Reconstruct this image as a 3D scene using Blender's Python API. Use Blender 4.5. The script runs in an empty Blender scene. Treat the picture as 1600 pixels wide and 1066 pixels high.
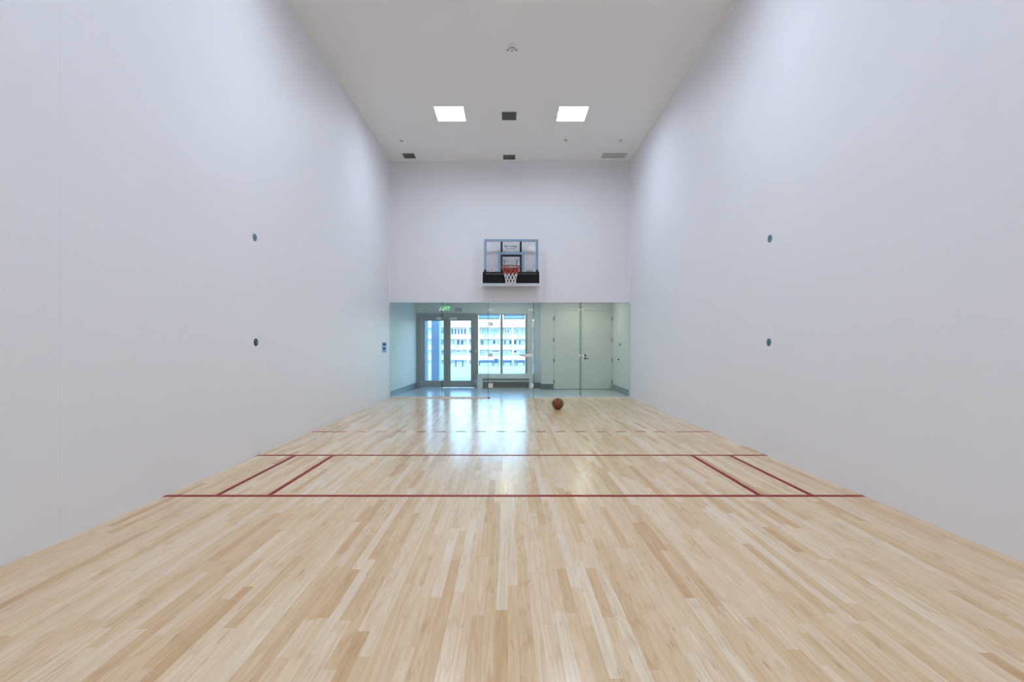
import bpy, bmesh, math, random
from mathutils import Vector, Matrix
random.seed(7)
S = bpy.context.scene
COL = S.collection
PI = math.pi

# ------------------------------------------------------------------ layout (metres)
CAMZ, F = 1.30, 722.0
XL, XR = -2.99, 3.105          # court side walls
YF, YB = -0.56, 11.68          # front wall, back (glass) wall
ZC = 6.02                      # court ceiling
GT = 2.42                      # top of the glass
CL, CR = -2.885, 3.20           # corridor side walls
YW = 14.67                     # corridor outer wall
YD = 14.10                     # wall that carries the white doors
JX = 1.035                     # jog between the two
CZ = 2.75                      # corridor ceiling


def X(px, d): return (px - 793.0) * d / F
def Z(py, d): return CAMZ - (py - 542.0) * d / F


# ------------------------------------------------------------------ materials
def new_mat(name):
    m = bpy.data.materials.new(name)
    m.use_nodes = True
    nt = m.node_tree
    return m, nt, nt.nodes['Principled BSDF']


def pmat(name, col, rough=0.5, metal=0.0, spec=0.5, var=0.0, scale=20.0, bump=0.0, coat=0.0):
    m, nt, b = new_mat(name)
    b.inputs['Base Color'].default_value = (*col, 1)
    b.inputs['Roughness'].default_value = rough
    b.inputs['Metallic'].default_value = metal
    b.inputs['Specular IOR Level'].default_value = spec
    b.inputs['Coat Weight'].default_value = coat
    if var or bump:
        tc = nt.nodes.new('ShaderNodeTexCoord')
        n = nt.nodes.new('ShaderNodeTexNoise')
        n.inputs['Scale'].default_value = scale
        n.inputs['Detail'].default_value = 4
        nt.links.new(tc.outputs['Object'], n.inputs['Vector'])
        if var:
            mx = nt.nodes.new('ShaderNodeMix'); mx.data_type = 'RGBA'
            mx.inputs[6].default_value = (*[max(0, c * (1 - var)) for c in col], 1)
            mx.inputs[7].default_value = (*[min(1, c * (1 + var)) for c in col], 1)
            nt.links.new(n.outputs['Fac'], mx.inputs[0])
            nt.links.new(mx.outputs[2], b.inputs['Base Color'])
        if bump:
            bp = nt.nodes.new('ShaderNodeBump')
            bp.inputs['Strength'].default_value = bump
            bp.inputs['Distance'].default_value = 0.01
            nt.links.new(n.outputs['Fac'], bp.inputs['Height'])
            nt.links.new(bp.outputs['Normal'], b.inputs['Normal'])
    return m


def emat(name, col, strength):
    m, nt, b = new_mat(name)
    b.inputs['Base Color'].default_value = (*col, 1)
    b.inputs['Emission Color'].default_value = (*col, 1)
    b.inputs['Emission Strength'].default_value = strength
    return m


def glass_mat(name, tint, ior=1.5, gloss=1.0, rough=0.0):
    """sheet glass: light passes straight through with a tint, front surfaces reflect by Fresnel"""
    m = bpy.data.materials.new(name); m.use_nodes = True
    nt = m.node_tree; nt.nodes.clear()
    out = nt.nodes.new('ShaderNodeOutputMaterial')
    tr = nt.nodes.new('ShaderNodeBsdfTransparent'); tr.inputs[0].default_value = (*tint, 1)
    gl = nt.nodes.new('ShaderNodeBsdfGlossy'); gl.inputs['Roughness'].default_value = rough
    fr = nt.nodes.new('ShaderNodeFresnel'); fr.inputs['IOR'].default_value = ior
    ge = nt.nodes.new('ShaderNodeNewGeometry')
    inv = nt.nodes.new('ShaderNodeMath'); inv.operation = 'SUBTRACT'; inv.inputs[0].default_value = gloss
    mul = nt.nodes.new('ShaderNodeMath'); mul.operation = 'MULTIPLY'; mul.use_clamp = True
    mix = nt.nodes.new('ShaderNodeMixShader')
    nt.links.new(ge.outputs['Backfacing'], inv.inputs[1])
    nt.links.new(fr.outputs[0], mul.inputs[0]); nt.links.new(inv.outputs[0], mul.inputs[1])
    nt.links.new(mul.outputs[0], mix.inputs[0])
    nt.links.new(tr.outputs[0], mix.inputs[1]); nt.links.new(gl.outputs[0], mix.inputs[2])
    nt.links.new(mix.outputs[0], out.inputs[0])
    return m


class NG:
    """small helper to write node maths"""
    def __init__(s, nt): s.nt = nt
    def math(s, op, a, b=None, c=None, clamp=False):
        n = s.nt.nodes.new('ShaderNodeMath'); n.operation = op; n.use_clamp = clamp
        for i, v in enumerate((a, b, c)):
            if v is None: continue
            if isinstance(v, (int, float)): n.inputs[i].default_value = v
            else: s.nt.links.new(v, n.inputs[i])
        return n.outputs[0]
    def comb(s, x, y, z=0.0):
        n = s.nt.nodes.new('ShaderNodeCombineXYZ')
        for i, v in enumerate((x, y, z)):
            if isinstance(v, (int, float)): n.inputs[i].default_value = v
            else: s.nt.links.new(v, n.inputs[i])
        return n.outputs[0]
    def white(s, vec):
        n = s.nt.nodes.new('ShaderNodeTexWhiteNoise'); n.noise_dimensions = '3D'
        s.nt.links.new(vec, n.inputs['Vector']); return n.outputs['Value']
    def noise(s, vec, scale=1.0, detail=3.0, rough=0.5, dist=0.0):
        n = s.nt.nodes.new('ShaderNodeTexNoise')
        n.inputs['Scale'].default_value = scale; n.inputs['Detail'].default_value = detail
        n.inputs['Roughness'].default_value = rough; n.inputs['Distortion'].default_value = dist
        s.nt.links.new(vec, n.inputs['Vector']); return n.outputs['Fac']
    def ramp(s, fac, stops, interp='LINEAR'):
        n = s.nt.nodes.new('ShaderNodeValToRGB'); cr = n.color_ramp; cr.interpolation = interp
        while len(cr.elements) < len(stops): cr.elements.new(0.5)
        for e, (p, c) in zip(cr.elements, stops): e.position = p; e.color = (*c, 1)
        s.nt.links.new(fac, n.inputs[0]); return n.outputs[0]
    def mix(s, fac, a, b, blend='MIX'):
        n = s.nt.nodes.new('ShaderNodeMix'); n.data_type = 'RGBA'; n.blend_type = blend
        for i, v in ((0, fac), (6, a), (7, b)):
            if isinstance(v, (int, float)): n.inputs[i].default_value = v
            elif isinstance(v, tuple): n.inputs[i].default_value = (*v, 1)
            else: s.nt.links.new(v, n.inputs[i])
        return n.outputs[2]
    def maprange(s, v, a, b, c, d):
        n = s.nt.nodes.new('ShaderNodeMapRange'); n.clamp = True
        s.nt.links.new(v, n.inputs[0])
        for i, q in enumerate((a, b, c, d)): n.inputs[i + 1].default_value = q
        return n.outputs[0]


def wood_floor():
    m, nt, b = new_mat('maple_strip_floor')
    g = NG(nt)
    tc = nt.nodes.new('ShaderNodeTexCoord'); sp = nt.nodes.new('ShaderNodeSeparateXYZ')
    nt.links.new(tc.outputs['Object'], sp.inputs[0])
    x, y = sp.outputs[0], sp.outputs[1]
    w = 0.0571
    u = g.math('DIVIDE', x, w)
    row = g.math('FLOOR', u); fu = g.math('FRACT', u)
    r1 = g.white(g.comb(row, 3.7, 1.1)); r2 = g.white(g.comb(row, 9.2, 5.4))
    L = g.math('MULTIPLY_ADD', r2, 1.0, 1.15)
    v = g.math('DIVIDE', g.math('MULTIPLY_ADD', r1, 9.0, g.math('ADD', y, 20.0)), L)
    # unequal board lengths: shift every joint by a random share
    vi = g.math('FLOOR', v)
    jit = g.math('MULTIPLY', g.math('SUBTRACT', g.white(g.comb(row, vi, 8.3)), 0.5), 0.6)
    fv0 = g.math('FRACT', v)
    cut = g.math('ADD', jit, 0.5)
    second = g.math('GREATER_THAN', fv0, cut)
    bid = g.math('ADD', g.math('MULTIPLY', vi, 2.0), second)
    t = g.white(g.comb(row, bid, 2.9)); t2 = g.white(g.comb(row, bid, 17.3))
    base = g.ramp(t, [(0.0, (0.82, 0.69, 0.505)), (0.15, (0.80, 0.64, 0.44)), (0.5, (0.765, 0.585, 0.375)),
                      (0.78, (0.735, 0.545, 0.33)), (0.93, (0.68, 0.48, 0.275)), (1.0, (0.62, 0.41, 0.21))])
    off = g.math('MULTIPLY', t2, 53.0)
    gv = g.comb(g.math('MULTIPLY_ADD', x, 34.0, off), g.math('MULTIPLY_ADD', y, 1.7, off), off)
    gr = g.noise(gv, 1.0, 5.0, 0.6, 1.4)
    c1 = g.mix(g.maprange(gr, 0.38, 0.72, 0.0, 1.0), base, g.mix(1.0, base, (0.83, 0.755, 0.66), 'MULTIPLY'))
    # cathedral figure
    wv = nt.nodes.new('ShaderNodeTexWave'); wv.wave_type = 'RINGS'; wv.rings_direction = 'Z'
    wv.inputs['Scale'].default_value = 1.0; wv.inputs['Distortion'].default_value = 5.0
    wv.inputs['Detail'].default_value = 3.0; wv.inputs['Detail Scale'].default_value = 1.2
    nt.links.new(g.comb(g.math('MULTIPLY_ADD', g.math('SUBTRACT', fu, g.math('MULTIPLY', t, 1.0)), 2.4, 0.0),
                        g.math('MULTIPLY_ADD', g.math('ADD', y, off), 1.1, 0.0), off), wv.inputs['Vector'])
    ring = g.maprange(wv.outputs['Fac'], 0.80, 1.0, 0.0, 1.0)
    ring = g.math('MULTIPLY', ring, g.maprange(t2, 0.45, 0.95, 0.0, 0.34))
    c2 = g.mix(ring, c1, g.mix(1.0, c1, (0.72, 0.60, 0.48), 'MULTIPLY'))
    # mineral streaks and small knots
    st = g.noise(g.comb(g.math('MULTIPLY_ADD', x, 55.0, off), g.math('MULTIPLY_ADD', y, 6.0, off), 0.0), 1.0, 2.0, 0.5, 0.3)
    st = g.maprange(st, 0.66, 0.78, 0.0, 0.65)
    c3 = g.mix(st, c2, (0.30, 0.20, 0.12))
    # broad tone drift
    dr = g.noise(g.comb(g.math('MULTIPLY', x, 2.5), g.math('MULTIPLY', y, 0.5), 0.0), 1.0, 2.0)
    c4 = g.mix(g.maprange(dr, 0.3, 0.7, 0.0, 0.12), c3, g.mix(1.0, c3, (0.82, 0.74, 0.64), 'MULTIPLY'))
    # joints
    e1 = g.math('MINIMUM', fu, g.math('SUBTRACT', 1.0, fu))
    ed = g.maprange(e1, 0.0, 0.03, 1.0, 0.0)
    d2 = g.math('ABSOLUTE', g.math('SUBTRACT', fv0, cut))
    d3 = g.math('MINIMUM', d2, g.math('MINIMUM', fv0, g.math('SUBTRACT', 1.0, fv0)))
    ev = g.maprange(g.math('MULTIPLY', d3, L), 0.0, 0.003, 1.0, 0.0)
    edge = g.math('MULTIPLY', g.math('MAXIMUM', ed, ev), 0.17)
    c5 = g.mix(edge, c4, (0.22, 0.14, 0.08))
    nt.links.new(c5, b.inputs['Base Color'])
    rn = g.noise(g.comb(g.math('MULTIPLY', x, 9.0), g.math('MULTIPLY', y, 2.0), 0.0), 1.0, 3.0)
    nt.links.new(g.maprange(rn, 0.3, 0.7, 0.18, 0.26), b.inputs['Roughness'])
    b.inputs['Specular IOR Level'].default_value = 0.42
    bp = nt.nodes.new('ShaderNodeBump'); bp.inputs['Strength'].default_value = 0.05; bp.inputs['Distance'].default_value = 0.002
    hh = g.math('MULTIPLY_ADD', t, 0.5, gr)
    nt.links.new(hh, bp.inputs['Height']); nt.links.new(bp.outputs['Normal'], b.inputs['Normal'])
    return m


def court_wall_mat(name, col, rough, seam_axis):
    """satin white wall panels, faint joints every 8 ft up and along"""
    m, nt, b = new_mat(name); g = NG(nt)
    tc = nt.nodes.new('ShaderNodeTexCoord'); sp = nt.nodes.new('ShaderNodeSeparateXYZ')
    nt.links.new(tc.outputs['Object'], sp.inputs[0])
    a = sp.outputs[seam_axis]; z = sp.outputs[2]
    def seam(v, per, off, wd):
        f = g.math('FRACT', g.math('DIVIDE', g.math('SUBTRACT', v, off), per))
        e = g.math('MULTIPLY', g.math('MINIMUM', f, g.math('SUBTRACT', 1.0, f)), per)
        return g.maprange(e, 0.0, wd, 1.0, 0.0)
    s = g.math('MAXIMUM', seam(a, 2.44, 0.65 if seam_axis == 1 else 0.69, 0.006), seam(z, 2.44, 0.0, 0.006))
    n = g.noise(tc.outputs['Object'], 1.3, 3.0)
    c = g.mix(n, tuple(q * 0.985 for q in col), tuple(min(1, q * 1.012) for q in col))
    c = g.mix(g.math('MULTIPLY', s, 0.05), c, (0.30, 0.31, 0.34))
    nt.links.new(c, b.inputs['Base Color'])
    b.inputs['Roughness'].default_value = rough
    b.inputs['Specular IOR Level'].default_value = 0.38
    n2 = g.noise(tc.outputs['Object'], 90.0, 2.0)
    bp = nt.nodes.new('ShaderNodeBump'); bp.inputs['Strength'].default_value = 0.04; bp.inputs['Distance'].default_value = 0.002
    nt.links.new(n2, bp.inputs['Height']); nt.links.new(bp.outputs['Normal'], b.inputs['Normal'])
    return m


def tile_mat(name, col, grout, size, rough):
    m, nt, b = new_mat(name); g = NG(nt)
    tc = nt.nodes.new('ShaderNodeTexCoord'); sp = nt.nodes.new('ShaderNodeSeparateXYZ')
    nt.links.new(tc.outputs['Object'], sp.inputs[0])
    es, ids = [], []
    for k in range(3):
        q = g.math('DIVIDE', g.math('ADD', sp.outputs[k], 30.013), size)
        f = g.math('FRACT', q); ids.append(g.math('FLOOR', q))
        if k < 2: es.append(g.math('MINIMUM', f, g.math('SUBTRACT', 1.0, f)))
    e = g.maprange(g.math('MULTIPLY', g.math('MINIMUM', es[0], es[1]), size), 0.0, 0.004, 1.0, 0.0)
    t = g.white(g.comb(ids[0], ids[1], 1.0))
    n = g.noise(tc.outputs['Object'], 6.0, 5.0, 0.6)
    c = g.mix(g.math('MULTIPLY_ADD', n, 0.7, g.math('MULTIPLY', t, 0.3)), tuple(q * 0.78 for q in col), tuple(min(1, q * 1.2) for q in col))
    c = g.mix(e, c, grout)
    nt.links.new(c, b.inputs['Base Color']); b.inputs['Roughness'].default_value = rough
    return m


M = {}
M['wood'] = wood_floor()
M['line'] = pmat('red_line_paint', (0.27, 0.034, 0.030), 0.40, spec=0.05, var=0.08)
M['wall_side'] = court_wall_mat('court_wall_panels', (0.80, 0.815, 0.85), 0.52, 1)
M['wall_back'] = court_wall_mat('court_back_panels', (0.78, 0.79, 0.815), 0.5, 0)
M['ceiling'] = pmat('ceiling_paint', (0.86, 0.845, 0.84), 0.85, var=0.01, scale=2)
M['bead'] = pmat('bead_white', (0.86, 0.85, 0.84), 0.45, var=0.01)
M['cwall'] = pmat('corridor_paint', (0.78, 0.79, 0.77), 0.6, var=0.015, scale=3)
M['slate'] = tile_mat('corridor_tile', (0.53, 0.585, 0.61), (0.42, 0.46, 0.48), 0.6, 0.27)
M['skirt'] = tile_mat('skirting_tile', (0.27, 0.33, 0.36), (0.18, 0.21, 0.22), 0.3, 0.35)
M['alu'] = pmat('grey_aluminium', (0.41, 0.41, 0.385), 0.45, 0.1, var=0.04)
M['aluL'] = pmat('light_aluminium', (0.72, 0.74, 0.76), 0.35, 0.5, var=0.03)
M['chrome'] = pmat('satin_steel', (0.80, 0.80, 0.79), 0.3, 0.55, var=0.03)
M['white'] = pmat('white_enamel', (0.84, 0.84, 0.82), 0.4, var=0.01)
M['doorw'] = pmat('white_door_paint', (0.78, 0.79, 0.76), 0.45, var=0.012, scale=4)
M['dark'] = pmat('dark_bronze', (0.07, 0.07, 0.065), 0.4, 0.4, var=0.1)
M['black'] = pmat('black_steel', (0.008, 0.008, 0.010), 0.5, spec=0.25, var=0.2)
M['pad'] = pmat('black_vinyl_pad', (0.006, 0.006, 0.007), 0.6, spec=0.2, var=0.2, scale=60, bump=0.1)
M['glass'] = glass_mat('court_glass', (0.885, 0.945, 0.925))
M['edge'] = glass_mat('court_glass_edge', (0.30, 0.52, 0.47))
M['fin'] = glass_mat('fin_glass', (0.62, 0.78, 0.74))
M['pane'] = glass_mat('window_glass', (0.975, 0.985, 0.985))
M['board'] = glass_mat('acrylic_board', (0.985, 0.985, 0.99), ior=1.3)
M['frameblue'] = pmat('blue_grey_frame', (0.22, 0.31, 0.43), 0.45, var=0.05)
M['rail'] = pmat('rail_grey', (0.55, 0.60, 0.63), 0.4, 0.2, var=0.03)
M['rim'] = pmat('rim_red', (0.20, 0.028, 0.028), 0.4, var=0.1)
M['netr'] = pmat('net_cord_red', (0.66, 0.11, 0.06), 0.8, var=0.15, scale=80)
M['netw'] = pmat('net_cord_white', (0.82, 0.82, 0.82), 0.85, var=0.1, scale=80)
M['ink'] = pmat('printed_ink', (0.015, 0.02, 0.03), 0.5, var=0.1)
M['redink'] = pmat('red_print', (0.5, 0.05, 0.06), 0.5, var=0.1)
M['sticker'] = pmat('sticker_white', (0.85, 0.84, 0.85), 0.5, var=0.02)
M['vent'] = pmat('vent_grey', (0.10, 0.098, 0.09), 0.5, 0.2, var=0.1)
M['ventback'] = pmat('vent_dark', (0.02, 0.02, 0.02), 0.8, var=0.1)
M['ventL'] = pmat('vent_pale', (0.50, 0.50, 0.48), 0.5, var=0.03)
M['teal'] = pmat('teal_plate', (0.055, 0.155, 0.185), 0.4, 0.1, var=0.15)
M['tealL'] = pmat('pale_teal_plate', (0.13, 0.25, 0.30), 0.4, 0.1, var=0.15)
M['tealD'] = pmat('teal_plate_dark', (0.03, 0.05, 0.055), 0.4, 0.2, var=0.1)
M['lamp'] = emat('lamp_diffuser', (0.74, 0.832, 1.0), 53.5)
M['exit'] = emat('exit_face', (0.10, 0.42, 0.16), 0.55)
M['exitw'] = emat('exit_letters', (0.55, 0.95, 0.6), 0.75)
M['fill'] = emat('fill_lamp_lens', (1.0, 0.92, 0.77), 34.0)
M['paleblue'] = pmat('pale_blue_plate', (0.33, 0.52, 0.78), 0.8, spec=0.1, var=0.05)
M['darkblue'] = pmat('dark_blue_slot', (0.015, 0.055, 0.13), 0.9, spec=0.05, var=0.1)
M['shade'] = pmat('roller_blind_cloth', (0.50, 0.60, 0.70), 0.8, var=0.05, scale=60)
_nt = M['shade'].node_tree
_tl = _nt.nodes.new('ShaderNodeBsdfTranslucent'); _tl.inputs[0].default_value = (0.80, 0.88, 0.95, 1)
_mx = _nt.nodes.new('ShaderNodeMixShader'); _mx.inputs[0].default_value = 0.8
_out = [n for n in _nt.nodes if n.type == 'OUTPUT_MATERIAL'][0]
_nt.links.new(_nt.nodes['Principled BSDF'].outputs[0], _mx.inputs[1]); _nt.links.new(_tl.outputs[0], _mx.inputs[2])
_nt.links.new(_mx.outputs[0], _out.inputs[0])
M['stucco'] = pmat('white_stucco', (0.80, 0.82, 0.84), 0.8, var=0.04, scale=2)
M['recess'] = pmat('shade_tinted_render', (0.52, 0.66, 0.74), 0.8, var=0.05, scale=1)  # balcony recess wall: its bluish shade is put into the base colour
M['deck'] = pmat('pale_deck', (0.72, 0.73, 0.74), 0.8, var=0.05, scale=1.5)
M['xblue'] = pmat('blue_grey_render', (0.42, 0.52, 0.62), 0.8, var=0.04, scale=3)
M['winblue'] = pmat('far_window_blue', (0.07, 0.15, 0.29), 0.4, spec=0.2, var=0.2, scale=0.8)
M['winpale'] = pmat('far_window_pale', (0.28, 0.43, 0.56), 0.3, var=0.15, scale=0.8)
M['wingreen'] = pmat('far_window_green', (0.07, 0.16, 0.19), 0.3, var=0.2, scale=0.8)
M['acgrey'] = pmat('unit_grey', (0.42, 0.50, 0.54), 0.6, var=0.1)
M['furn'] = pmat('dark_blue_weave', (0.06, 0.11, 0.19), 0.7, var=0.2, scale=30)


# ------------------------------------------------------------------ mesh helpers
class MB:
    def __init__(s): s.bm = bmesh.new()
    def box(s, x0, x1, y0, y1, z0, z1, mi=0):
        vs = [s.bm.verts.new((x, y, z)) for x in (x0, x1) for y in (y0, y1) for z in (z0, z1)]
        for q in ((0, 1, 3, 2), (4, 6, 7, 5), (0, 4, 5, 1), (2, 3, 7, 6), (0, 2, 6, 4), (1, 5, 7, 3)):
            f = s.bm.faces.new([vs[i] for i in q]); f.material_index = mi
        return s
    def prism(s, pts, axis, a, b, mi=0):
        """closed outline pts (2D) extruded from a to b along axis"""
        def P(p, t):
            return {'x': (t, p[0], p[1]), 'y': (p[0], t, p[1]), 'z': (p[0], p[1], t)}[axis]
        A = [s.bm.verts.new(P(p, a)) for p in pts]; B = [s.bm.verts.new(P(p, b)) for p in pts]
        n = len(pts)
        s.bm.faces.new(A[::-1]).material_index = mi; s.bm.faces.new(B).material_index = mi
        for i in range(n):
            s.bm.faces.new((A[i], A[(i + 1) % n], B[(i + 1) % n], B[i])).material_index = mi
        return s
    def cyl(s, p, q, r, n=16, r2=None, mi=0, smooth=True):
        p, q = Vector(p), Vector(q); d = (q - p).normalized(); r2 = r if r2 is None else r2
        a = d.orthogonal().normalized(); b = d.cross(a)
        A, B = [], []
        for i in range(n):
            t = 2 * PI * i / n; o = a * math.cos(t) + b * math.sin(t)
            A.append(s.bm.verts.new(p + o * r)); B.append(s.bm.verts.new(q + o * r2))
        for i in range(n):
            f = s.bm.faces.new((A[i], A[(i + 1) % n], B[(i + 1) % n], B[i])); f.smooth = smooth; f.material_index = mi
        s.bm.faces.new(A[::-1]).material_index = mi; s.bm.faces.new(B).material_index = mi
        return s
    def tube(s, pts, r, n=6, closed=False, mi=0):
        P = [Vector(p) for p in pts]; N = len(P); rings = []
        prev = None
        for i in range(N):
            if closed: t = P[(i + 1) % N] - P[i - 1]
            else: t = P[min(i + 1, N - 1)] - P[max(i - 1, 0)]
            t.normalize()
            a = t.orthogonal().normalized() if prev is None else (prev - t * prev.dot(t)).normalized()
            prev = a; b = t.cross(a)
            rings.append([s.bm.verts.new(P[i] + (a * math.cos(2 * PI * k / n) + b * math.sin(2 * PI * k / n)) * r) for k in range(n)])
        for i in range(N if closed else N - 1):
            A, B = rings[i], rings[(i + 1) % N]
            for k in range(n):
                f = s.bm.faces.new((A[k], A[(k + 1) % n], B[(k + 1) % n], B[k])); f.smooth = True; f.material_index = mi
        if not closed:
            s.bm.faces.new(rings[0][::-1]); s.bm.faces.new(rings[-1])
        return s
    def lathe(s, prof, n=32, mi=0, M4=None):
        """profile [(r,z)] turned about z"""
        rings = []
        for r, z in prof:
            if r < 1e-6: rings.append([s.bm.verts.new((0, 0, z))])
            else: rings.append([s.bm.verts.new((r * math.cos(2 * PI * k / n), r * math.sin(2 * PI * k / n), z)) for k in range(n)])
        new = [v for R in rings for v in R]
        for A, B in zip(rings, rings[1:]):
            for k in range(n):
                k2 = (k + 1) % n
                if len(A) == 1 and len(B) > 1: f = s.bm.faces.new((A[0], B[k2], B[k]))
                elif len(B) == 1 and len(A) > 1: f = s.bm.faces.new((A[k], A[k2], B[0]))
                elif len(A) > 1: f = s.bm.faces.new((A[k], A[k2], B[k2], B[k]))
                else: continue
                f.smooth = True; f.material_index = mi
        if M4 is not None:
            bmesh.ops.transform(s.bm, matrix=M4, verts=new)
        return s
    def build(s, name, mats, parent=None, bevel=0.0, loc=None):
        if not isinstance(mats, (list, tuple)): mats = [mats]
        bmesh.ops.recalc_face_normals(s.bm, faces=s.bm.faces)
        if bevel:
            bmesh.ops.bevel(s.bm, geom=list(s.bm.edges), offset=bevel, segments=2, affect='EDGES', clamp_overlap=True)
        me = bpy.data.meshes.new(name); s.bm.to_mesh(me); s.bm.free()
        for m in mats: me.materials.append(m)
        o = bpy.data.objects.new(name, me); COL.objects.link(o)
        if loc is not None: o.location = loc
        if parent is not None: o.parent = parent
        return o


def tag(o, label=None, cat=None, group=None, kind=None):
    for k, v in (('label', label), ('category', cat), ('group', group), ('kind', kind)):
        if v: o[k] = v
    return o


def empty(name, loc, label=None, cat=None, group=None, kind=None):
    o = bpy.data.objects.new(name, None); COL.objects.link(o)
    o.location = loc; o.empty_display_size = 0.1
    return tag(o, label, cat, group, kind)


def copy_tree(o, parent=None):
    c = o.copy(); COL.objects.link(c)
    if parent is not None: c.parent = parent
    for ch in list(o.children): copy_tree(ch, c)
    return c


def text_mesh(name, txt, size, mat, parent, loc, rot=(PI / 2, 0, 0), bold=0.0, ext=0.0005):
    cu = bpy.data.curves.new(name, 'FONT'); cu.body = txt; cu.size = size
    cu.align_x = 'CENTER'; cu.align_y = 'CENTER'; cu.extrude = ext; cu.offset = bold
    tmp = bpy.data.objects.new(name + '_tmp', cu); COL.objects.link(tmp)
    dg = bpy.context.evaluated_depsgraph_get(); dg.update()
    me = bpy.data.meshes.new_from_object(tmp.evaluated_get(dg))
    bpy.data.objects.remove(tmp); bpy.data.curves.remove(cu)
    me.materials.clear(); me.materials.append(mat)
    o = bpy.data.objects.new(name, me); COL.objects.link(o)
    o.parent = parent; o.location = loc; o.rotation_euler = rot
    return o


def st(name, mb, mat, parent=None, label=None, cat=None):
    o = mb.build(name, mat, parent)
    if parent is None: tag(o, label, cat, kind='structure')
    return o


# ------------------------------------------------------------------ the court shell
T = 0.16
fl = st('floor', MB().box(XL - T, XR + T, YF - T, YB, -0.12, 0.0), M['wood'], None, 'pale maple strip floor of the court with red painted lines', 'floor')
# painted lines (thin paint films, about 2 in wide)
LW, LY_ = 0.046, 0.052
Y_SV, Y_SH, Y_RC = 4.027, 5.535, 7.075
def line(name, x0, x1, y0, y1):
    return MB().box(x0, x1, y0, y1, 0.0, 0.0012).build(name, M['line'], fl)
line('service_line', XL, XR, Y_SV - LY_ / 2, Y_SV + LY_ / 2)
line('short_line', XL, XR, Y_SH - LY_ / 2, Y_SH + LY_ / 2)
for xc in (-2.54, -2.085, 2.205, 2.66):
    line('service_box_line', xc - LW / 2, xc + LW / 2, Y_SV + LY_ / 2, Y_SH - LY_ / 2)
rc = MB()
rc.box(XL, XL + 0.53, Y_RC - LY_ / 2, Y_RC + LY_ / 2, 0, 0.0012)
rc.box(XR - 0.53, XR, Y_RC - LY_ / 2, Y_RC + LY_ / 2, 0, 0.0012)
xa = XL + 0.53 + 0.155
while xa + 0.15 < XR - 0.6:
    rc.box(xa, xa + 0.15, Y_RC - LY_ / 2, Y_RC + LY_ / 2, 0, 0.0012); xa += 0.3045
rc.build('receiving_line', M['line'], fl)

st('wall_left', MB().box(XL - T, XL, YF - T, YB + 0.15, 0, ZC), M['wall_side'], None, 'tall white left side wall of the court', 'wall')
st('wall_right', MB().box(XR, XR + T, YF - T, YB + 0.15, 0, ZC), M['wall_side'], None, 'tall white right side wall of the court', 'wall')
st('wall_front', MB().box(XL, XR, YF - T, YF, 0, ZC), M['wall_side'], None, 'white front wall behind the camera', 'wall')
st('wall_back', MB().box(XL, XR, YB, YB + 0.15, GT, ZC), M['wall_back'], None, 'white back wall above the glass', 'wall')

# ceiling slab with real openings for the lamps
LX = [(-1.16, 0.59), (1.31, 0.59)]
LY = [9.37, 5.0, 0.75]
HL = 0.30
def grid_slab(xs, ys, holes, z0, z1):
    mb = MB()
    for i in range(len(xs) - 1):
        for j in range(len(ys) - 1):
            cx, cy = (xs[i] + xs[i + 1]) / 2, (ys[j] + ys[j + 1]) / 2
            if any(a < cx < b and c < cy < d for a, b, c, d in holes): continue
            mb.box(xs[i], xs[i + 1], ys[j], ys[j + 1], z0, z1)
    bmesh.ops.remove_doubles(mb.bm, verts=mb.bm.verts, dist=1e-5)
    seen = {}
    for f in list(mb.bm.faces):
        k = tuple(round(c, 4) for c in f.calc_center_median())
        seen.setdefault(k, []).append(f)
    bmesh.ops.delete(mb.bm, geom=[f for v in seen.values() if len(v) > 1 for f in v], context='FACES')
    return mb
holes = [(cx - HL, cx + HL, cy - HL, cy + HL) for cx, _ in LX for cy in LY]
xs = sorted({XL - T, XR + T} | {v for h in holes for v in h[:2]})
ys = sorted({YF - T, YB + 0.15} | {v for h in holes for v in h[2:]})
st('ceiling', grid_slab(xs, ys, holes, ZC, ZC + 0.14), M['ceiling'], None, 'high grey-white court ceiling with square lamps and vents', 'ceiling')
st('trim_1', MB().box(XL, XL + 0.022, YF, YB, ZC - 0.022, ZC), M['bead'], None, 'thin white bead along left wall and ceiling', 'trim')
st('trim_2', MB().box(XR - 0.022, XR, YF, YB, ZC - 0.022, ZC), M['bead'], None, 'thin white bead along right wall and ceiling', 'trim')
st('trim_3', MB().box(XL + 0.022, XR - 0.022, YB - 0.022, YB, ZC - 0.022, ZC), M['bead'], None, 'thin white bead along back wall and ceiling', 'trim')
st('trim_4', MB().box(XL, XL + 0.018, YB - 0.018, YB, GT, ZC - 0.022), M['bead'], None, 'thin white bead in the left rear corner', 'trim')
st('trim_5', MB().box(XR - 0.018, XR, YB - 0.018, YB, GT, ZC - 0.022), M['bead'], None, 'thin white bead in the right rear corner', 'trim')

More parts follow.
